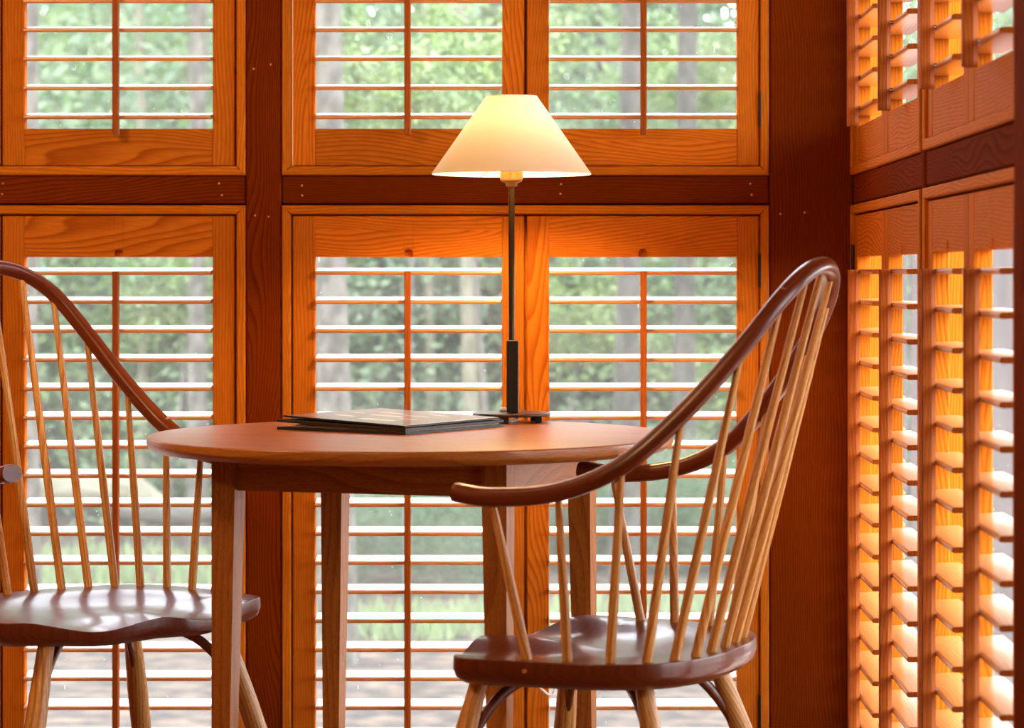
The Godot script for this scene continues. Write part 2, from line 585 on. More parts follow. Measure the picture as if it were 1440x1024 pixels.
# ---------- the chair (forward is +x) ----------
func chair(where: Vector3, turn: float, label: String) -> Node3D:
	var o := base("spindle_armchair", where, turn, label, "chair", "spindle armchairs at the round table")
	# seat outline: (back, side) from the middle of the back round to the middle of the front
	var half := [Vector2(0.248, 0), Vector2(0.247, 0.05), Vector2(0.238, 0.11), Vector2(0.217, 0.165), Vector2(0.178, 0.21), Vector2(0.12, 0.238), Vector2(0.05, 0.25), Vector2(-0.03, 0.257), Vector2(-0.08, 0.26), Vector2(-0.108, 0.252), Vector2(-0.122, 0.225), Vector2(-0.148, 0.155), Vector2(-0.172, 0.085), Vector2(-0.182, 0.0)]
	var ring := []
	for p in half:
		ring.append(Vector3(-p.x, 0, p.y))
	for k in range(half.size() - 2, 0, -1):
		ring.append(Vector3(-half[k].x, 0, -half[k].y))
	var loop := []
	var n := ring.size()
	for k in n:
		for s in 4:
			loop.append(ring[k].cubic_interpolate(ring[(k + 1) % n], ring[(k + n - 1) % n], ring[(k + 2) % n], s / 4.0))
	var seat := MB.new()
	var c := Vector3(-0.03, 0, 0)
	var rows := []
	for r in [0.0, 0.15, 0.3, 0.42, 0.54, 0.64, 0.73, 0.81, 0.87, 0.92, 0.96, 1.0]:
		var row := []
		for p in loop:
			var q: Vector3 = c + (p - c) * r
			q.y = seat_top(q)
			row.append(q)
		rows.append(row)
	seat.grid(rows, true, 0.1, 0.2, true)
	for k in seat.v.size():     # boards run side to side
		if seat.n[k].y < 0.0:
			seat.n[k] = -seat.n[k]
		seat.t[k] = Vector2(seat.v[k].z / 2.4 + 0.2, seat.v[k].x / 0.24 + 0.3)
	var rim := []
	for s in [[1.0, -0.0003], [1.005, -0.002], [1.007, -0.018], [0.99, -0.031], [0.93, -0.041], [0.8, -0.044]]:
		var row := []
		for p in loop:
			var q: Vector3 = c + (p - c) * s[0]
			var e: Vector3 = c + (p - c)
			q.y = seat_top(e) + s[1] if s[1] > -0.02 else lerpf(seat_top(e), 0.45, 0.7) + s[1]
			row.append(q)
		rim.append(row)
	var f := seat.v.size()
	seat.grid(rim, true, 0.4, 0.1, true)
	for k in range(f, seat.v.size()):
		if seat.n[k].dot(seat.v[k] - Vector3(-0.03, 0.44, 0)) < 0.0:
			seat.n[k] = -seat.n[k]
	var under := []
	var uvs := []
	for p in rim[5]:
		under.append(p); uvs.append(Vector2(p.z / 2.4, p.x / 0.24))
	seat.poly(under, Vector3.DOWN, uvs)
	# triangles were wound for the first normals: wind them again for the final ones
	var idx := seat.i
	seat.i = PackedInt32Array()
	for k in range(0, idx.size(), 3):
		seat.tri(idx[k], idx[k + 1], idx[k + 2])
	part("seat", seat, M.cherry[0], o)
	# hoop: one bent rail from arm tip over the back to the other arm tip
	var hp := [[-0.113, 0.244, 0.694], [-0.054, 0.241, 0.688], [0.052, 0.238, 0.699], [0.147, 0.227, 0.739], [0.229, 0.197, 0.814], [0.308, 0.159, 0.91], [0.354, 0.116, 0.982], [0.376, 0.062, 1.02], [0.381, 0.0, 1.031]]
	var side := []
	for h in hp:
		side.append(Vector3(-h[0], h[2], h[1]))
	var ctrl := side.duplicate()
	for k in range(7, -1, -1):
		ctrl.append(side[k] * Vector3(1, 1, -1))
	var path := smooth_path(ctrl, 7)
	var hoop := MB.new()
	var hrows := []
	var N := path.size()
	for k in N:
		var t: Vector3 = (path[mini(k + 1, N - 1)] - path[maxi(k - 1, 0)]).normalized()
		var a := Vector3(0.35, 1, 0)
		a = (a - t * a.dot(t)).normalized()
		var b := t.cross(a)
		var q := absf(2.0 * k / (N - 1) - 1.0)     # 1 at the tips, 0 over the back
		var ra := lerpf(0.013, 0.0148, q)
		var rb := lerpf(0.013, 0.018, smoothstep(0.35, 0.8, q))
		if q > 0.99:
			ra *= 0.93; rb *= 0.95
		var row := []
		for s in 16:
			var an := TAU * s / 16
			var ca := cos(an)
			var sa := sin(an)
			row.append(path[k] + a * signf(ca) * pow(absf(ca), 0.75) * ra + b * signf(sa) * pow(absf(sa), 0.75) * rb)
		hrows.append(row)
	hoop.grid(hrows, true, 0.0, 0.3, true)
	for e in [0, N - 1]:
		var uv := []
		for p in hrows[e]:
			uv.append(Vector2(p.z, p.y * 3.0))
		hoop.poly(hrows[e], (path[0] - path[1]).normalized() if e == 0 else (path[e] - path[e - 1]).normalized(), uv)
	part("bent_arm_rail", hoop, M.cherry[1], o)
	# spindles
	var foot := [Vector2(0, 0.231), Vector2(0.061, 0.225), Vector2(0.124, 0.214), Vector2(0.171, 0.188), Vector2(0.201, 0.153), Vector2(0.217, 0.107), Vector2(0.223, 0.055), Vector2(0.225, 0.0)]
	for k in 8:
		for sg in ([1.0, -1.0] if k < 7 else [1.0]):
			var h: Array = hp[k + 1]
			var a := Vector3(-foot[k].x, 0.445, foot[k].y * sg)
			var b := Vector3(-h[0], h[2] - 0.004, h[1] * sg)
			if k == 2 or k == 5:
				b += (b - a).normalized() * 0.0215
			var mb := MB.new()
			var pts := []
			var rad := []
			for s in 7:
				var q := s / 6.0
				pts.append(a.lerp(b, q))
				rad.append(lerpf(0.0078, 0.0052, q) + 0.0008 * sin(PI * q))
			tube(mb, pts, rad, 10)
			part("spindle", mb, one(M.ash), o)
	# legs and their bent braces
	for fb in [[-0.10, 0.17, -0.178, 0.287], [0.15, 0.15, 0.27, 0.273]]:
		for sg in [1.0, -1.0]:
			var a := Vector3(-fb[0], 0.425, fb[1] * sg)
			var b := Vector3(-fb[2], 0.0, fb[3] * sg)
			var pts := []
			var rad := []
			for s in 9:
				var q := s / 8.0
				pts.append(a.lerp(b, q))
				rad.append(lerpf(0.0135, 0.0185, smoothstep(0.0, 0.4, q)) - 0.005 * smoothstep(0.5, 1.0, q))
			var mb := MB.new()
			tube(mb, pts, rad, 14)
			part("leg", mb, one(M.ash), o)
			var on := a.lerp(b, 0.42)
			var inward := Vector3(a.x * 0.28 - 0.02, 0.409, a.z * 0.35)
			var br := smooth_path([inward, inward.lerp(Vector3(a.x, 0.409, a.z), 0.4) + Vector3(0, -0.004, 0), inward.lerp(a.lerp(b, 0.12), 0.72) + Vector3(0, -0.006, 0), a.lerp(b, 0.26).lerp(inward, 0.1), on], 5)
			var rr := []
			for q in br.size():
				rr.append(0.0085)
			var bb := MB.new()
			tube(bb, br, rr, 10, true, 0.75, Vector3(-(a.z - inward.z), 0, a.x - inward.x).normalized())
			part("brace", bb, M.cherry[0], o)
	# pegs that pin the outer spindles, seen on the seat's edge
	for sg in [1.0, -1.0]:
		var pg := put("peg", M.peg_mesh, o)
		pg.position = Vector3(-0.006, 0.436, 0.2572 * sg)
	return o


func seat_top(p: Vector3) -> float:
	var b := -p.x
	var s := absf(p.z)
	# flat deck at the back where the spindles stand, hollow in the middle, thigh dips at the front, ridge between them
	var rim := 1.0 - smoothstep(0.62, 0.9, sqrt(pow((b + 0.01) / 0.235, 2.0) + pow(s / 0.252, 2.0))) if b > -0.02 else 1.0 - smoothstep(0.185, 0.25, s)
	var thigh := exp(-pow((s - 0.115) / 0.075, 2.0)) * smoothstep(0.12, -0.12, b)
	var bowl := exp(-pow((b - 0.06) / 0.1, 2.0) - pow(s / 0.15, 2.0))
	return 0.45 - rim * (0.019 * thigh + 0.017 * bowl) - 0.004 * smoothstep(-0.12, -0.2, b)


# ---------- trees ----------
func leaf_cloud(sd: int, count: int, size: float, lumps: int, palette: Array, flat := 1.0) -> ArrayMesh:
	var r := RandomNumberGenerator.new()
	r.seed = sd
	var mb := MB.new()
	var centres := []
	for k in lumps:
		var d := Vector3(r.randfn(), r.randfn() * flat, r.randfn()).normalized() * pow(r.randf(), 0.45) * 0.78
		centres.append([d, r.randf_range(0.16, 0.34), palette[r.randi_range(0, palette.size() - 1)]])
	for k in count:
		var ce: Array = centres[r.randi_range(0, lumps - 1)]
		var p: Vector3 = ce[0] + Vector3(r.randfn(), r.randfn(), r.randfn()) * ce[1] * 0.5
		var nn := Vector3(r.randfn(), r.randfn() + 0.8, r.randfn()).normalized()
		var a := nn.cross(Vector3(r.randfn(), r.randfn(), r.randfn())).normalized()
		var b := nn.cross(a)
		var s := size * r.randf_range(0.6, 1.3)
		var col: Color = ce[2]
		var f := r.randf_range(0.75, 1.25)
		col = Color(col.r * f * 0.62, col.g * f * 0.66, col.b * f * 0.54)
		var k0 := mb.v.size()
		for q in [a * s, b * s * 0.45 + nn * s * 0.12, -a * s, -b * s * 0.45 + nn * s * 0.12]:
			mb.vert(p + q, nn, Vector2.ZERO)
			mb.c.append(col)
		mb.tri(k0, k0 + 1, k0 + 2)
		mb.tri(k0, k0 + 2, k0 + 3)
	return mb.mesh(M.leaf)


func tree(called: String, x: float, d: float, girth: float, height: float, bark: Material, crown: ArrayMesh, crown_size: Vector3, lean: float, label: String, group := "") -> void:
	var o := base(called, Vector3(x, GROUND, -d), ru() * TAU, label, "tree", group)
	var mb := MB.new()
	var pts := []
	var rad := []
	for k in 9:
		var q := k / 8.0
		pts.append(Vector3(lean * q * q + 0.05 * sin(q * 5.0 + x), height * q - 0.1, 0.04 * sin(q * 4.0 + d)))
		rad.append(girth * (lerpf(1.0, 0.55, q) + 0.35 * exp(-q * 30.0)))
	tube(mb, pts, rad, 12)
	for k in mb.t.size():
		mb.t[k] = Vector2(mb.t[k].x * 3.0, mb.t[k].y * 0.5)
	part("trunk", mb, bark, o)
	var c := put("crown", crown, o)
	c.position = Vector3(lean, height, 0)
	c.scale = crown_size


func bush(called: String, x: float, d: float, size: Vector3, crown: ArrayMesh, label: String, category: String, group: String) -> void:
	var o := put(called, crown, self)
	o.position = Vector3(x, GROUND + size.y * 0.72, -d)
	o.scale = size
	o.rotation.y = ru() * TAU
	tag(o, label, category, group)


const GROUND := -0.35


func _ready() -> void:
	rng.seed = 4242
	# ---- camera ----
	var cam := Camera3D.new()
	cam.name = "camera"
	add_child(cam)
	cam.position = Vector3(0, EYE, 0)
	var lens := CameraAttributesPhysical.new()
	lens.frustum_focal_length = 85.0
	lens.frustum_focus_distance = 4.55
	lens.frustum_near = 0.05
	lens.frustum_far = 200.0
	lens.exposure_aperture = 5.0
	cam.attributes = lens
	cam.projection = Camera3D.PROJECTION_FRUSTUM
	cam.near = 0.05
	cam.far = 200.0
	cam.size = 1024.0 / 3600.0 * 0.05
	cam.frustum_offset = Vector2((720.0 - 790.0) / 3600.0, (385.0 - 512.0) / 3600.0) * 0.05
	cam.current = true
	# ---- sky and exposure ----
	var env := Environment.new()
	env.background_mode = Environment.BG_SKY
	var sky := Sky.new()
	var sm := ProceduralSkyMaterial.new()
	sm.sky_top_color = Color(0.86, 0.9, 0.95)
	sm.sky_horizon_color = Color(0.95, 0.97, 0.97)
	sm.ground_bottom_color = Color(0.3, 0.3, 0.27)
	sm.ground_horizon_color = Color(0.5, 0.5, 0.46)
	sm.sky_energy_multiplier = 3.05
	sky.sky_material = sm
	env.sky = sky
	env.tonemap_mode = Environment.TONE_MAPPER_LINEAR
	env.tonemap_exposure = 1.0
	env.sdfgi_enabled = true
	env.ssao_enabled = true
	env.ssil_enabled = true
	var we := WorldEnvironment.new()
	we.name = "environment"
	we.environment = env
	add_child(we)

	make_materials()
	small_meshes()
	room()
	shutters_and_windows()
	table()
	chair(Vector3(0.0401, 0, -3.993), PI - deg_to_rad(23.0), "cherry and ash spindle armchair right of the table, facing left")
	chair(Vector3(-0.791, 0, -4.415), -0.8285, "cherry and ash spindle armchair left of the table, partly cut by the frame")
	lamp()
	papers()
	room_lamp(-1.45, -3.7, 1.0, "white globe lamp hanging from the ceiling left of the table")
	room_lamp(-1.0, -1.2, 1.4, "white globe lamp hanging from the ceiling nearer the viewer")
	outdoors()


func small_meshes() -> void:
	var s := MB.new()
	tube(s, [Vector3(0, 0.0022, -0.004), Vector3(0, 0.0022, 0.003), Vector3(0, -0.0022, 0.003), Vector3(0, -0.0022, -0.004)], [0.0014, 0.0014, 0.0014, 0.0014], 6)
	M.staple_mesh = s.mesh(M.staple)
	var k := MB.new()
	lathe(k, [Vector2(0.002, 0.0), Vector2(0.0016, 0.0007), Vector2(0.0, 0.001)], 10)
	var q := MB.new()
	for j in k.v.size():
		q.vert(Vector3(k.v[j].x, -k.v[j].z, k.v[j].y), Vector3(k.n[j].x, -k.n[j].z, k.n[j].y).normalized(), k.t[j])
	for j in q.v.size():
		if q.n[j].z < 0.0:
			q.n[j] = -q.n[j]
	for j in range(0, k.i.size(), 3):
		q.tri(k.i[j], k.i[j + 1], k.i[j + 2])
	M.nail_mesh = q.mesh(M.brass)
	var p := MB.new()
	tube(p, [Vector3(0, 0, -0.002), Vector3(0, 0, 0), Vector3(0, 0, 0.002)], [0.003, 0.003, 0.003], 10)
	M.peg_mesh = p.mesh(M.ash[2])


# ---------- the room ----------
const CEIL := 2.18
const ROOM_L := -2.75
const ROOM_B := 1.3


func room() -> void:
	var fl := timber("floor", Vector3(-1.05, -0.06, -2.0), Vector3(3.6, 0.12, 6.9), 2, M.floor, self, 0.0)
	tag(fl, "brown wooden floor of the room", "", "", "structure")
	var ce := timber("ceiling", Vector3(-1.05, CEIL + 0.06, -2.0), Vector3(3.6, 0.12, 6.9), 2, M.ceiling, self, 0.0)
	tag(ce, "wooden board ceiling of the room", "", "", "structure")
	# back wall: posts, rails and the part left of the windows
	var zf := -DIST
	var wb := base("wall_back", Vector3(0, 0, zf), 0.0, "dark redwood posts and rails of the window wall", "", "", "structure")
	var depth := 0.075
	for p in [[-396.0, -347.0], [346.5, 396.0], [1082.0, 1200.0]]:
		timber("post", Vector3((px(p[0]) + px(p[1])) / 2.0, CEIL / 2.0, 0.004 - depth / 2.0), Vector3(px(p[1]) - px(p[0]), CEIL, depth), 1, M.post[1 if p[0] < 1000 else 0], wb, 0.003)
	timber("post", Vector3(SIDE_X + 0.0385, CEIL / 2.0, -0.0375), Vector3(0.076, CEIL, 0.075), 1, M.post[2], wb, 0.003)
	for span in [[-346.0, 345.5], [397.0, 1081.0]]:
		var w := px(span[1]) - px(span[0])
		var xm := (px(span[0]) + px(span[1])) / 2.0
		for r in [[Y_MID[1] + 0.5, Y_MID[2]], [-418.0, -373.0]]:
			wall_rail(wb, xm, w, r[0], r[1], depth)
	timber("board_wall", Vector3((ROOM_L + px(-397)) / 2.0, CEIL / 2.0, -0.07), Vector3(px(-397) - ROOM_L, CEIL, 0.14), 1, M.plain_wall, wb, 0.0)
	var spots := []
	for q in [[308, 258], [312, 274.5], [424.5, 261], [425, 275], [789, 259], [788, 272.5], [1055, 258.5], [1057, 274], [4, 258], [3, 273]]:
		spots.append(Vector3(px(q[0]), py(q[1]), 0.0))
	for q in [[359, 303], [378, 305], [357, 97], [381, 91], [1097, 301], [1131, 299]]:
		spots.append(Vector3(px(q[0]), py(q[1]), 0.004))
	nails(wb, spots)
	# right wall: local x runs towards the camera
	var wr := base("wall_right", Vector3(SIDE_X, 0, -DIST), -PI / 2.0, "redwood posts and rails of the side window wall", "", "", "structure")
	for p in RIGHT_POSTS:
		timber("post", Vector3((p[0] + p[1]) / 2.0, CEIL / 2.0, p[2] - 0.0375), Vector3(p[1] - p[0], CEIL, 0.075), 1, M.post[1], wr, 0.003)
	for s in RIGHT_BAYS:
		for r in [[Y_MID[1] + 0.5, Y_MID[2]], [-418.0, -373.0]]:
			wall_rail(wr, (s[0] + s[1]) / 2.0, s[1] - s[0] - 0.002, r[0], r[1], depth)
	timber("board_wall", Vector3((2.06 + 6.5) / 2.0, CEIL / 2.0, -0.07), Vector3(6.5 - 2.06, CEIL, 0.14), 1, M.plain_wall, wr, 0.0)
	# the walls out of the picture
	var wl := timber("wall_left", Vector3(ROOM_L - 0.06, CEIL / 2.0, -2.0), Vector3(0.12, CEIL, 6.9), 2, M.plain_wall, self, 0.0)
	tag(wl, "wooden board wall at the left", "", "", "structure")
	var wf := timber("wall_front", Vector3(-1.05, CEIL / 2.0, ROOM_B + 0.06), Vector3(3.6, CEIL, 0.12), 0, M.plain_wall, self, 0.0)
	tag(wf, "wooden board wall behind the viewer", "", "", "structure")


# a rail between two windows, with a tongue behind that closes the joints to their frames
func wall_rail(wall: Node3D, xm: float, w: float, top: float, foot: float, depth: float) -> void:
	var mb := MB.new()
	var uo := ru()
	var vo := ru()
	mb.box(Vector3(xm, (py(top) + py(foot)) / 2.0, -0.012), Vector3(w, py(top) - py(foot), 0.024), 0.0025, 0, uo, vo)
	mb.box(Vector3(xm, (py(top) + py(foot)) / 2.0 - 0.0014, -depth / 2.0 - 0.012), Vector3(w, py(top) - py(foot) + 0.0044, depth - 0.024), 0.0, 0, uo, vo)
	part("rail", mb, one(M.post), wall)


# along the right wall, measured from the back wall's face towards the camera
const A0 := 0.011
const PAB := 0.4956
const C0 := 1.062
const PCD := 0.417
const RIGHT_BAYS := [[0.0, 1.014], [1.046, 1.917]]
const RIGHT_POSTS := [[1.016, 1.044, 0.004], [1.919, 2.058, 0.012]]


func shutters_and_windows() -> void:
	var low_slats := slat_rows(382.0, 40.7, 17)
	var up_slats := slat_rows(163.0, -40.7, 12)
	var low_y0 := py(1077.0)
	var low_y1 := py(304.0)
	var up_y0 := py(233.0)
	var up_y1 := py(-357.0)
	var lo := [py(1048.0), py(361.5)]
	var uo := [py(181.0), py(-312.0)]
	# windows of the back wall
	var n := 1
	for s in [[-346.0, 345.5, "left"], [397.0, 1081.0, "middle"]]:
		window(n, Vector3(px(s[0]), 0, -DIST), 0.0, px(s[1]) - px(s[0]), py(1087.0), py(Y_MID[3]), "tall lower window at the %s of the back wall" % s[2])
		window(n + 1, Vector3(px(s[0]), 0, -DIST), 0.0, px(s[1]) - px(s[0]), py(Y_MID[1]), py(-372.0), "upper window at the %s of the back wall" % s[2], s[0] > 0.0)
		n += 2
	for s in RIGHT_BAYS:
		var nm: String = ["far", "near"][RIGHT_BAYS.find(s)]
		window(n, Vector3(SIDE_X, 0, -DIST + s[0] + 0.001), -PI / 2.0, s[1] - s[0] - 0.002, py(1087.0), py(Y_MID[3]), "%s lower window of the right wall" % nm)
		window(n + 1, Vector3(SIDE_X, 0, -DIST + s[0] + 0.001), -PI / 2.0, s[1] - s[0] - 0.002, py(Y_MID[1]), py(-372.0), "%s upper window of the right wall" % nm)
		n += 2
	# shutters of the back wall
	var g1 := "lower shutters of the back wall"
	var g2 := "upper shutters of the back wall"
	for s in [[-326.5, 0.5, "lower shutter outside the left edge of the picture", "upper shutter outside the left edge of the picture", false], [3.5, 330.0, "lower shutter behind the left armchair's back", "upper shutter at the top left, left of the dark post", true], [412.0, 737.0, "lower shutter behind the table and the black folder", "upper shutter just left of the lamp shade", false], [741.0, 1067.5, "lower shutter right of the lamp, behind the right armchair", "upper shutter just right of the lamp shade", true]]:
		var o := Vector3(px(s[0]), 0, -DIST)
		var w := px(s[1]) - px(s[0])
		var right: bool = s[4]
		shutter(o, 0.0, w, low_y0, low_y1, lo[0], lo[1], low_slats, 6.0, true, right, s[2], g1, [py(380.0), py(1000.0)] if s[0] > 700.0 else [])
		shutter(o, 0.0, w, up_y0, up_y1, uo[0], uo[1], up_slats, 7.0, false, right, s[3], g2, [py(154.0), py(-300.0)] if s[0] > 700.0 else [])
	# shutters of the right wall
	var g3 := "lower shutters of the right wall"
	var g4 := "upper shutters of the right wall"
	var names := ["first from the corner on the right wall", "second from the corner on the right wall", "third from the corner on the right wall", "fourth from the corner, at the right edge"]
	var at := [A0 + 0.012, A0 + PAB, C0 + 0.004, C0 + PCD]
	var wd := [PAB - 0.015, PAB - 0.018, PCD - 0.007, PCD - 0.007]
	for k in 4:
		var o := Vector3(SIDE_X, 0, -DIST + at[k])
		var hg: Array = [py(368.0), py(1000.0)] if k == 0 or k == 3 else []
		shutter(o, -PI / 2.0, wd[k], low_y0, low_y1, lo[0], lo[1], low_slats, 1.5, true, k % 2 == 1, "lower louvered shutter, " + names[k], g3, hg, 0.0005)
		var hu: Array = [py(130.0), py(-300.0)] if k == 0 or k == 3 else []
		shutter(o, -PI / 2.0, wd[k], up_y0, up_y1, uo[0], uo[1], up_slats, 1.0, false, k % 2 == 1, "upper louvered shutter, " + names[k], g4, hu, 0.0025)


# ---------- furniture ----------
const TOP := 0.74


func table() -> void:
	var o := base("dining_table", Vector3(-0.262, 0, -4.46), -deg_to_rad(17.0), "round cherry dining table with square tapered legs", "table")
	# top: 0.9 m across, its edge undercut
	var mb := MB.new()
	var R := 0.456
	var seg := 72
	var rows := []
	for p in [[R - 0.012, TOP - 0.024], [R - 0.002, TOP - 0.017], [R, TOP - 0.012], [R, TOP - 0.003], [R - 0.0012, TOP - 0.0008], [R - 0.003, TOP]]:
		var row := []
		for s in seg:
			var an := TAU * s / seg
			row.append(Vector3(cos(an) * p[0], p[1], sin(an) * p[0]))
		rows.append(row)
	mb.grid(rows, true, 0.0, 0.0, true)
	for k in mb.v.size():
		if mb.n[k].dot(Vector3(mb.v[k].x, 0, mb.v[k].z)) < 0.0:
			mb.n[k] = -mb.n[k]
	var idx := mb.i
	mb.i = PackedInt32Array()
	for k in range(0, idx.size(), 3):
		mb.tri(idx[k], idx[k + 1], idx[k + 2])
	for e in [[5, Vector3.UP], [0, Vector3.DOWN]]:
		var uvs := []
		for p in rows[e[0]]:
			uvs.append(Vector2(p.x / 2.4 + 0.31, p.z / 0.24 + 0.4))
		mb.poly(rows[e[0]], e[1], uvs)
	for k in mb.v.size():
		if absf(mb.n[k].y) < 0.9:
			mb.t[k] = Vector2(atan2(mb.v[k].z, mb.v[k].x) / TAU + 0.2, mb.v[k].y / 0.24)
	part("tabletop", mb, M.table[1], o)
	var h := 0.26
	var w := 0.042
	var t0 := TOP - 0.0242
	for sx in [-1.0, 1.0]:
		for sz in [-1.0, 1.0]:
			var leg := MB.new()
			# outer faces plumb, inner faces tapering below the apron
			var uo := ru()
			var vo := ru()
			for s in [[t0, t0 - 0.075, w, w], [t0 - 0.075, 0.0, w, 0.028]]:
				var p := []
				for e in [0, 1]:
					var ww: float = s[2 + e]
					var x0: float = sx * h
					var x1: float = sx * (h - ww)
					var z0: float = sz * h
					var z1: float = sz * (h - ww)
					for q in [[x0, z0], [x1, z0], [x1, z1], [x0, z1]]:
						p.append(Vector3(q[0], s[e], q[1]))
				leg.hexa(p, 1, uo, vo)
			part("leg", leg, one(M.table), o)
	for k in 4:
		var along := 2.0 * (h - w)
		var off := (h - 0.02) * (1.0 if k % 2 == 0 else -1.0)
		var c := Vector3(0, t0 - 0.03, off) if k < 2 else Vector3(off, t0 - 0.03, 0)
		timber("apron", c, Vector3(along, 0.06, 0.02) if k < 2 else Vector3(0.02, 0.06, along), 0 if k < 2 else 2, one(M.table), o, 0.001)


func lamp() -> void:
	var o := base("table_lamp", Vector3(-0.0945, TOP, -4.815), 0.0, "lit table lamp with cream conical shade and black stem", "lamp")
	var b := MB.new()
	lathe(b, [Vector2(0.0, 0.012), Vector2(0.072, 0.012), Vector2(0.0735, 0.0135), Vector2(0.0735, 0.0165), Vector2(0.072, 0.018), Vector2(0.0, 0.0185)], 48)
	fix(b, Vector3(0, 0.015, 0))
	part("base_plate", b, M.bronze, o)
	for k in 5:
		var an := TAU * k / 5.0 + 0.5
		var f := MB.new()
		f.box(Vector3(cos(an) * 0.058, 0.0062, sin(an) * 0.058), Vector3(0.014, 0.012, 0.014), 0.001, 1, 0, 0)
		part("foot", f, M.black, o)
	var sl := MB.new()
	sl.box(Vector3(0.002, 0.018 + 0.068, 0), Vector3(0.0225, 0.136, 0.0225), 0.0015, 1, 0, 0)
	part("stem_sleeve", sl, M.black, o)
	var st := MB.new()
	tube(st, [Vector3(0, 0.15, 0), Vector3(0, 0.3, 0), Vector3(0, 0.446, 0)], [0.0058, 0.0058, 0.0058], 14)
	part("stem", st, M.bronze, o)
	var so := MB.new()
	lathe(so, [Vector2(0.006, 0.442), Vector2(0.011, 0.444), Vector2(0.011, 0.449), Vector2(0.0185, 0.452), Vector2(0.0215, 0.457), Vector2(0.0215, 0.5), Vector2(0.016, 0.503), Vector2(0.0, 0.503)], 32)
	fix(so, Vector3(0, 0.47, 0), true)
	part("socket", so, M.socket, o)
	# shade: a cone of stiff cloth on wire rings
	var sh := MB.new()
	lathe(sh, [Vector2(0.15, 0.466), Vector2(0.1505, 0.4675), Vector2(0.145, 0.4745), Vector2(0.097, 0.543), Vector2(0.049, 0.6115), Vector2(0.0475, 0.6125)], 64)
	fix(sh, Vector3(0, 0.52, 0), true)
	var shade := part("shade", sh, M.shade, o)
	for r in [[0.1495, 0.4668], [0.0478, 0.612]]:
		var w := MB.new()
		var pts := []
		var rad := []
		for k in 49:
			pts.append(Vector3(cos(TAU * k / 48.0) * r[0], r[1], sin(TAU * k / 48.0) * r[0]))
			rad.append(0.0012)
		tube(w, pts, rad, 6, false, 1.0, Vector3.UP)
		part("wire_ring", w, M.white, shade)
	for k in 3:
		var an := TAU * k / 3.0 + 2.2
		var w := MB.new()
		tube(w, [Vector3(cos(an) * 0.018, 0.5, sin(an) * 0.018), Vector3(cos(an) * 0.08, 0.485, sin(an) * 0.08), Vector3(cos(an) * 0.149, 0.467, sin(an) * 0.149)], [0.001, 0.001, 0.001], 6)
		part("wire_arm", w, M.bronze, shade)
	var bulb := MB.new()
	lathe(bulb, [Vector2(0.012, 0.503), Vector2(0.016, 0.513), Vector2(0.0265, 0.53), Vector2(0.029, 0.545), Vector2(0.025, 0.56), Vector2(0.013, 0.571), Vector2(0.0, 0.574)], 24)
	fix(bulb, Vector3(0, 0.54, 0), true)
	var bm := mat("lamp bulb glow", Color(1, 0.95, 0.85), 0.4)
	bm.emission_enabled = true
	bm.emission = Color(1.0, 0.8, 0.52)
	bm.emission_energy_multiplier = 3.0
	part("bulb", bulb, bm, o)
	var l := OmniLight3D.new()
	l.name = "bulb_light"
	l.light_color = Color(1.0, 0.82, 0.56)
	l.light_energy = 0.42
	l.light_size = 0.028
	l.omni_range = 12.0
	l.omni_attenuation = 2.0
	l.shadow_enabled = true
	o.add_child(l)
	l.position = Vector3(0, 0.542, 0)
	# little white switch on the base and the flex that leaves it
	var sw := MB.new()
	lathe(sw, [Vector2(0.0, 0.0), Vector2(0.0065, 0.0005), Vector2(0.0072, 0.004), Vector2(0.0055, 0.0075), Vector2(0.0, 0.0085)], 16, Vector3(-0.016, 0.0185, -0.02))
	fix(sw, Vector3(-0.016, 0.0225, -0.02))
	part("switch", sw, M.white, o)
	var path := smooth_path([Vector3(-0.012, 0.009, 0.0), Vector3(-0.02, 0.006, 0.03), Vector3(0.0, 0.004, 0.045), Vector3(0.01, 0.005, 0.0), Vector3(0.0, 0.006, -0.06), Vector3(-0.01, 0.0045, -0.13), Vector3(-0.014, -0.02, -0.155), Vector3(-0.02, -0.25, -0.165), Vector3(0.0, -0.47, -0.18), Vector3(0.05, -0.53, -0.2), Vector3(0.075, -0.55, -0.22), Vector3(0.085, -0.52, -0.23)], 6)
	var rr := []
	for k in path.size():
		rr.append(0.0025)
	var co := MB.new()
	tube(co, path, rr, 8)
	part("flex", co, M.white, o)


# turn all normals (and windings) of a closed shape away from its middle
func fix(mb: MB, mid: Vector3, only_sideways := false) -> void:
	for k in mb.v.size():
		var d := mb.v[k] - mid
		if only_sideways and Vector2(d.x, d.z).length() > 0.004:
			var rad := Vector3(mb.v[k].x - mid.x, 0, mb.v[k].z - mid.z).normalized()
			if absf(mb.n[k].dot(rad)) > 0.25:
				d = rad
		if mb.n[k].dot(d) < 0.0:
			mb.n[k] = -mb.n[k]
	var idx := mb.i
	mb.i = PackedInt32Array()
	for k in range(0, idx.size(), 3):
		mb.tri(idx[k], idx[k + 1], idx[k + 2])


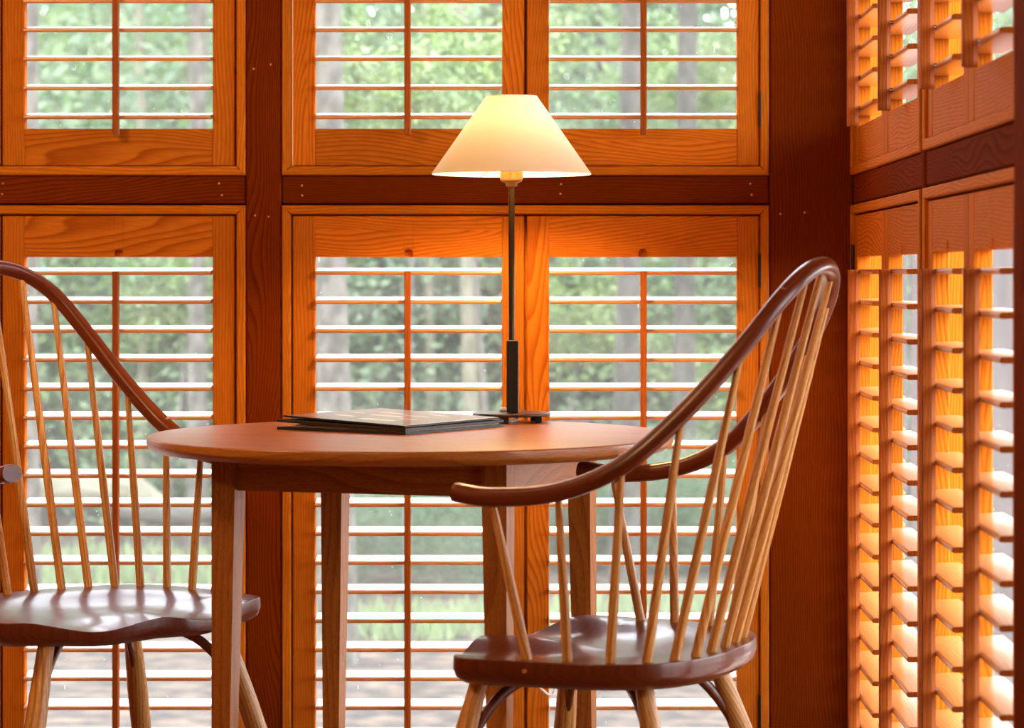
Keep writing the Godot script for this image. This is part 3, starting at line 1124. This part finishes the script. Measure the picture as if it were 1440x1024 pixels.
func papers() -> void:
	# near corner (-0.27, -4.425), left corner (-0.51, -4.586), right corner (-0.106, -4.67): a square folder seen on the corner
	var o := base("folder", Vector3(-0.27, TOP, -4.425), 0.0, "black leather folder lying open on the table", "folder")
	var L := Vector3(-0.24, 0, -0.161)
	var Rr := Vector3(0.164, 0, -0.245)
	var slab := func(a: Vector3, l: Vector3, r: Vector3, y: Array, t: float) -> MB:
		var mb := MB.new()
		var p := []
		for k in 2:
			for q in [[Vector3.ZERO, 0], [l, 1], [l + r, 2], [r, 3]]:
				p.append(a + q[0] + Vector3(0, y[q[1]] + k * t, 0))
		mb.hexa(p, 0, 0.0, 0.0)
		return mb
	part("lower_cover", slab.call(Vector3.ZERO, L, Rr, [0.0003, 0.0003, 0.0003, 0.0003], 0.0042), M.leather, o)
	for k in 3:
		part("page", slab.call(L * 0.02 + Rr * (0.02 + 0.004 * k), L * (0.9 - 0.03 * k), Rr * 0.95, [0.0047 + 0.0006 * k, 0.006 + 0.0022 * k, 0.006 + 0.0022 * k, 0.0047 + 0.0008 * k], 0.0005), M.paper, o)
	part("upper_cover", slab.call(Vector3.ZERO, L * 1.003, Rr, [0.0068, 0.0135, 0.0135, 0.008], 0.0042), M.leather, o)
	# brochure on top: glossy grey cover with a pale printed picture
	var im := Image.create(256, 256, false, Image.FORMAT_RGB8)
	im.fill(rgb(112, 98, 82))
	var nz := FastNoiseLite.new()
	nz.seed = 12; nz.frequency = 0.02
	for x in 256:
		for y in 256:
			var k := 0.9 + 0.25 * nz.get_noise_2d(x, y * 2.0)
			im.set_pixel(x, y, Color(0.5 * k, 0.44 * k, 0.36 * k))
	for q in [[40, 60, 40, 90], [96, 50, 18, 50], [120, 90, 26, 100], [156, 70, 16, 70], [70, 160, 20, 60], [176, 130, 18, 80], [140, 196, 12, 40], [200, 60, 12, 60]]:
		for x in q[2]:
			for y in q[3]:
				var e := sin(PI * x / q[2]) * sin(PI * y / q[3])
				if e > 0.35 + 0.2 * nz.get_noise_2d(x * 6.0, y * 6.0):
					im.set_pixel(q[0] + x, q[1] + y, rgb(232, 206, 170))
	for x in 256:
		for y in 9:
			im.set_pixel(x, y, rgb(196, 168, 128))
	var bm := mat("glossy brochure print", Color(1, 1, 1), 0.32, ImageTexture.create_from_image(im), 0.6, 0.12)
	var bo := base("brochure", Vector3(-0.272, TOP + 0.0, -4.432), 0.0, "glossy grey brochure with pale print on the black folder", "brochure")
	var l2 := Vector3(-0.228, 0, -0.168)
	var r2 := Vector3(0.158, 0, -0.232)
	var y2 := [0.0125, 0.0215, 0.0222, 0.0142]
	var top := MB.new()
	var pts := []
	for q in [[Vector3.ZERO, 0], [l2, 1], [l2 + r2, 2], [r2, 3]]:
		pts.append(q[0] + Vector3(0, y2[q[1]] + 0.0032, 0))
	top.poly(pts, Vector3.UP, [Vector2(0, 0), Vector2(0, 1), Vector2(1, 1), Vector2(1, 0)])
	var inner: MB = slab.call(Vector3.ZERO, l2, r2, y2, 0.003)
	part("pages", inner, M.leather, bo)
	part("cover", top, bm, bo)


# the room's own ceiling lamps, up and to the left, out of the picture
func room_lamp(x: float, z: float, energy: float, label: String) -> void:
	var o := base("ceiling_lamp", Vector3(x, CEIL, z), 0.0, label, "lamp", "ceiling lamps of the room")
	var r := MB.new()
	lathe(r, [Vector2(0.0, -0.03), Vector2(0.05, -0.028), Vector2(0.06, 0.0)], 24)
	fix(r, Vector3(0, 0.01, 0))
	part("ceiling_rose", r, M.bronze, o)
	var st := MB.new()
	tube(st, [Vector3(0, -0.02, 0), Vector3(0, -0.1, 0), Vector3(0, -0.17, 0)], [0.006, 0.006, 0.006], 10)
	part("stem", st, M.bronze, o)
	var g := MB.new()
	var prof := []
	for k in 17:
		var an := -PI / 2.0 + PI * k / 16.0
		prof.append(Vector2(maxf(cos(an) * 0.15, 0.0), -0.31 + sin(an) * 0.15))
	lathe(g, prof, 32)
	fix(g, Vector3(0, -0.31, 0))
	var gm := mat("lamp globe glow", Color(1, 0.96, 0.9), 0.4)
	gm.emission_enabled = true
	gm.emission = Color(1.0, 0.85, 0.62)
	gm.emission_energy_multiplier = 2.0
	part("lamp_globe", g, gm, o)
	var l := OmniLight3D.new()
	l.name = "globe_light"
	l.light_color = Color(1.0, 0.85, 0.62)
	l.light_energy = energy
	l.light_size = 0.14
	l.omni_range = 14.0
	l.omni_attenuation = 2.0
	l.shadow_enabled = true
	o.add_child(l)
	l.position = Vector3(0, -0.31, 0)


# ---------- outdoors ----------
func outdoors() -> void:
	rng.seed = 77
	var gb := MB.new()
	var rows := []
	var nz := FastNoiseLite.new()
	nz.seed = 8; nz.frequency = 0.35
	for r in 49:
		var row := []
		for k in 41:
			var x := -24.0 + 44.0 * k / 40.0
			var z := -5.5 - 36.0 * r / 48.0
			row.append(Vector3(x, GROUND + 0.05 * nz.get_noise_2d(x, z) + 0.02 * maxf(0.0, -z - 12.0), z))
		rows.append(row)
	gb.grid(rows, false, 0, 0, false)
	for k in gb.n.size():
		if gb.n[k].y < 0.0:
			gb.n[k] = -gb.n[k]
	var idx := gb.i
	gb.i = PackedInt32Array()
	for k in range(0, idx.size(), 3):
		gb.tri(idx[k], idx[k + 1], idx[k + 2])
	var gr := part("ground", gb, M.ground, self)
	tag(gr, "pale leaf-strewn forest ground outside the windows", "", "", "structure")
	var side := timber("ground_beside_house", Vector3(8.7, GROUND - 0.05, 1.0), Vector3(16.0, 0.1, 14.0), 0, M.ground, self, 0.0)
	tag(side, "pale leaf-strewn ground beside the house", "", "", "structure")
	# grass strip at the foot of the trees
	var gm := MB.new()
	var r2 := RandomNumberGenerator.new()
	r2.seed = 99
	for k in 7000:
		var x := r2.randf_range(-4.5, 3.2)
		var d := (r2.randf_range(9.75, 10.5) if x > -1.2 else r2.randf_range(10.9, 12.2)) + 0.25 * sin(x * 2.3)
		var p := Vector3(x, GROUND - 0.02 + 0.02 * maxf(0.0, d - 12.0), -d)
		var hgt := r2.randf_range(0.05, 0.13)
		var w := Vector3(r2.randf_range(-1, 1), 0, r2.randf_range(-1, 1)).normalized() * 0.012
		var tip := p + Vector3(r2.randf_range(-0.05, 0.05), hgt, r2.randf_range(-0.05, 0.05))
		var f := r2.randf_range(0.8, 1.2)
		var k0 := gm.v.size()
		for q in [p - w, p + w, tip]:
			gm.vert(q, Vector3(0, 0.6, 0.8), Vector2.ZERO)
			gm.c.append(Color(0.16 * f, 0.2 * f, 0.08 * f))
		gm.tri(k0, k0 + 1, k0 + 2)
	var go := part("grass", gm, M.leaf, self)
	tag(go, "bright green grass strip at the foot of the trees", "grass", "", "stuff")
	# crowns: linear leaf colours
	var pale := [Color(0.25, 0.32, 0.21), Color(0.2, 0.27, 0.18), Color(0.3, 0.36, 0.26), Color(0.17, 0.24, 0.16)]
	var lime := [Color(0.29, 0.36, 0.13), Color(0.24, 0.32, 0.14), Color(0.33, 0.38, 0.2)]
	var dark := [Color(0.12, 0.18, 0.12), Color(0.16, 0.22, 0.15), Color(0.2, 0.26, 0.19)]
	var c1 := leaf_cloud(1, 17000, 0.019, 60, pale)
	var c2 := leaf_cloud(2, 17000, 0.019, 60, dark + pale)
	var c3 := leaf_cloud(3, 2600, 0.05, 26, lime)
	var c4 := leaf_cloud(4, 15000, 0.019, 54, pale + lime)
	# trunks seen through the panes, from left to right: photo column, distance, width in pixels
	var list := [
		[56, 9.4, 34, "grey", "tall grey trunk at the left edge of the left window", 0.0],
		[186, 13.0, 13, "pale", "slim pale trunk left of the middle of the left window", 0.12],
		[252, 14.0, 11, "pale", "thin pale trunk in the right half of the left window", -0.1],
		[287, 12.2, 27, "grey", "grey trunk at the right edge of the left window", 0.1],
		[468, 9.0, 46, "grey", "broad grey trunk behind the left half of the middle window", -0.1],
		[612, 13.5, 15, "pale", "slim pale trunk left of the lamp's stem", 0.05],
		[664, 12.5, 22, "pale", "pale trunk close to the left of the lamp's stem", -0.06],
		[694, 14.5, 15, "dark", "thin dark trunk beside the lamp's stem", 0.1],
		[832, 15.0, 13, "dark", "thin dark trunk in the left half of the right window", 0.0],
		[882, 11.0, 36, "dark", "thick dark trunk behind the right window's rod", 0.05],
		[973, 12.0, 33, "dark", "thick dark trunk in the right half of the right window", -0.05],
	]
	for q in list:
		var d: float = q[1]
		tree("tree", (q[0] - 790.0) * d / 3600.0, d, q[2] * d / 7200.0, 9.0 + ru() * 2.0, {"grey": M.bark_grey, "pale": M.bark_pale, "dark": M.bark_dark}[q[3]], [c1, c2, c4][list.find(q) % 3], Vector3(1.9, 1.6, 1.9), q[5], q[4], "trees outside the windows")
	# undergrowth and the wall of leaves behind
	for k in 22:
		var d := 13.4 + 5.0 * ru()
		var x := -7.5 + 14.0 * (k + ru() * 0.6) / 22.0
		bush("leafy_shrub", x, d, Vector3(1.6 + ru(), 1.5 + 1.1 * ru(), 1.5), [c1, c4, c1, c2, c4][k % 5], "leafy shrub in the undergrowth behind the tree trunks", "shrub", "leafy shrubs behind the trunks")
	for k in 11:
		var d := 11.0 + 1.6 * ru()
		var x := (-2.6 if d > 12.3 else -1.05) + 2.6 * (k + 0.5 * ru()) / 11.0
		bush("low_shrub", x, d, Vector3(0.42, 0.3 + 0.16 * ru(), 0.34), [c2, c1, c2][k % 3], "low dark green shrub behind the grass strip", "shrub", "low shrubs behind the grass")
	for k in 12:
		var d := 17.0 + 8.0 * ru()
		var x := -9.0 + 17.0 * (k + ru() * 0.6) / 12.0
		bush("tall_leafy_tree", x, d, Vector3(2.4 + ru(), 3.2 + 1.1 * ru(), 2.0), [c1, c2, c4][k % 3], "tall leafy tree at the back of the forest", "tree", "tall leafy trees at the back")
	for q in [[580, 9.5, 0.0, 1.75, "lime green young tree at the top of the middle window"], [675, 10.5, 0.0, 1.95, "yellow green young tree behind the lamp shade"], [960, 13.5, 0.0, 2.1, "yellow green young tree at the top of the right window"], [250, 12.5, 0.0, 1.0, "bright green young tree behind the left armchair"], [810, 12.6, 0.0, 0.85, "pale green young tree left of the right window's rod"], [930, 14.0, 0.0, 0.75, "pale green young tree between the right window's dark trunks"], [1015, 12.8, 0.0, 0.55, "pale green young tree beside the right armchair's spindles"]]:
		var d: float = q[1]
		tree("young_tree", (q[0] - 790.0) * d / 3600.0, d, 0.016, q[3] - GROUND, M.bark_grey, c3, Vector3(0.5, 0.42, 0.4), 0.0, q[4], "young bright leafy trees")
	# fallen trunk beyond the left window
	var lg := base("fallen_log", Vector3(0, 0, 0), 0.0, "pale grey fallen log lying beyond the left window", "log")
	var lb := MB.new()
	tube(lb, [Vector3(-2.35, 0.06, -11.3), Vector3(-2.1, 0.08, -11.2), Vector3(-1.85, 0.07, -11.1), Vector3(-1.72, 0.0, -11.05)], [0.07, 0.08, 0.075, 0.05], 12)
	part("log_trunk", lb, M.bark_pale, lg)
	var l2 := MB.new()
	tube(l2, [Vector3(-1.9, 0.0, -11.1), Vector3(-1.6, -0.02, -11.0), Vector3(-1.3, 0.05, -10.9), Vector3(-1.05, 0.14, -10.8)], [0.05, 0.045, 0.04, 0.03], 10)
	part("log_branch", l2, M.bark_grey, lg)
	# grey board fence seen through the right wall's shutters
	var fe := base("board_fence", Vector3(1.05, GROUND, -9.3), 0.0, "weathered grey board fence beyond the right wall's shutters", "fence")
	for k in 11:
		timber("board", Vector3(0.14 * k, 0.95, 0.0), Vector3(0.13, 1.9, 0.025), 1, M.fence, fe, 0.002)
	for y in [0.4, 1.5]:
		timber("fence_rail", Vector3(0.7, y, -0.035), Vector3(1.6, 0.08, 0.04), 0, M.fence, fe, 0.002)
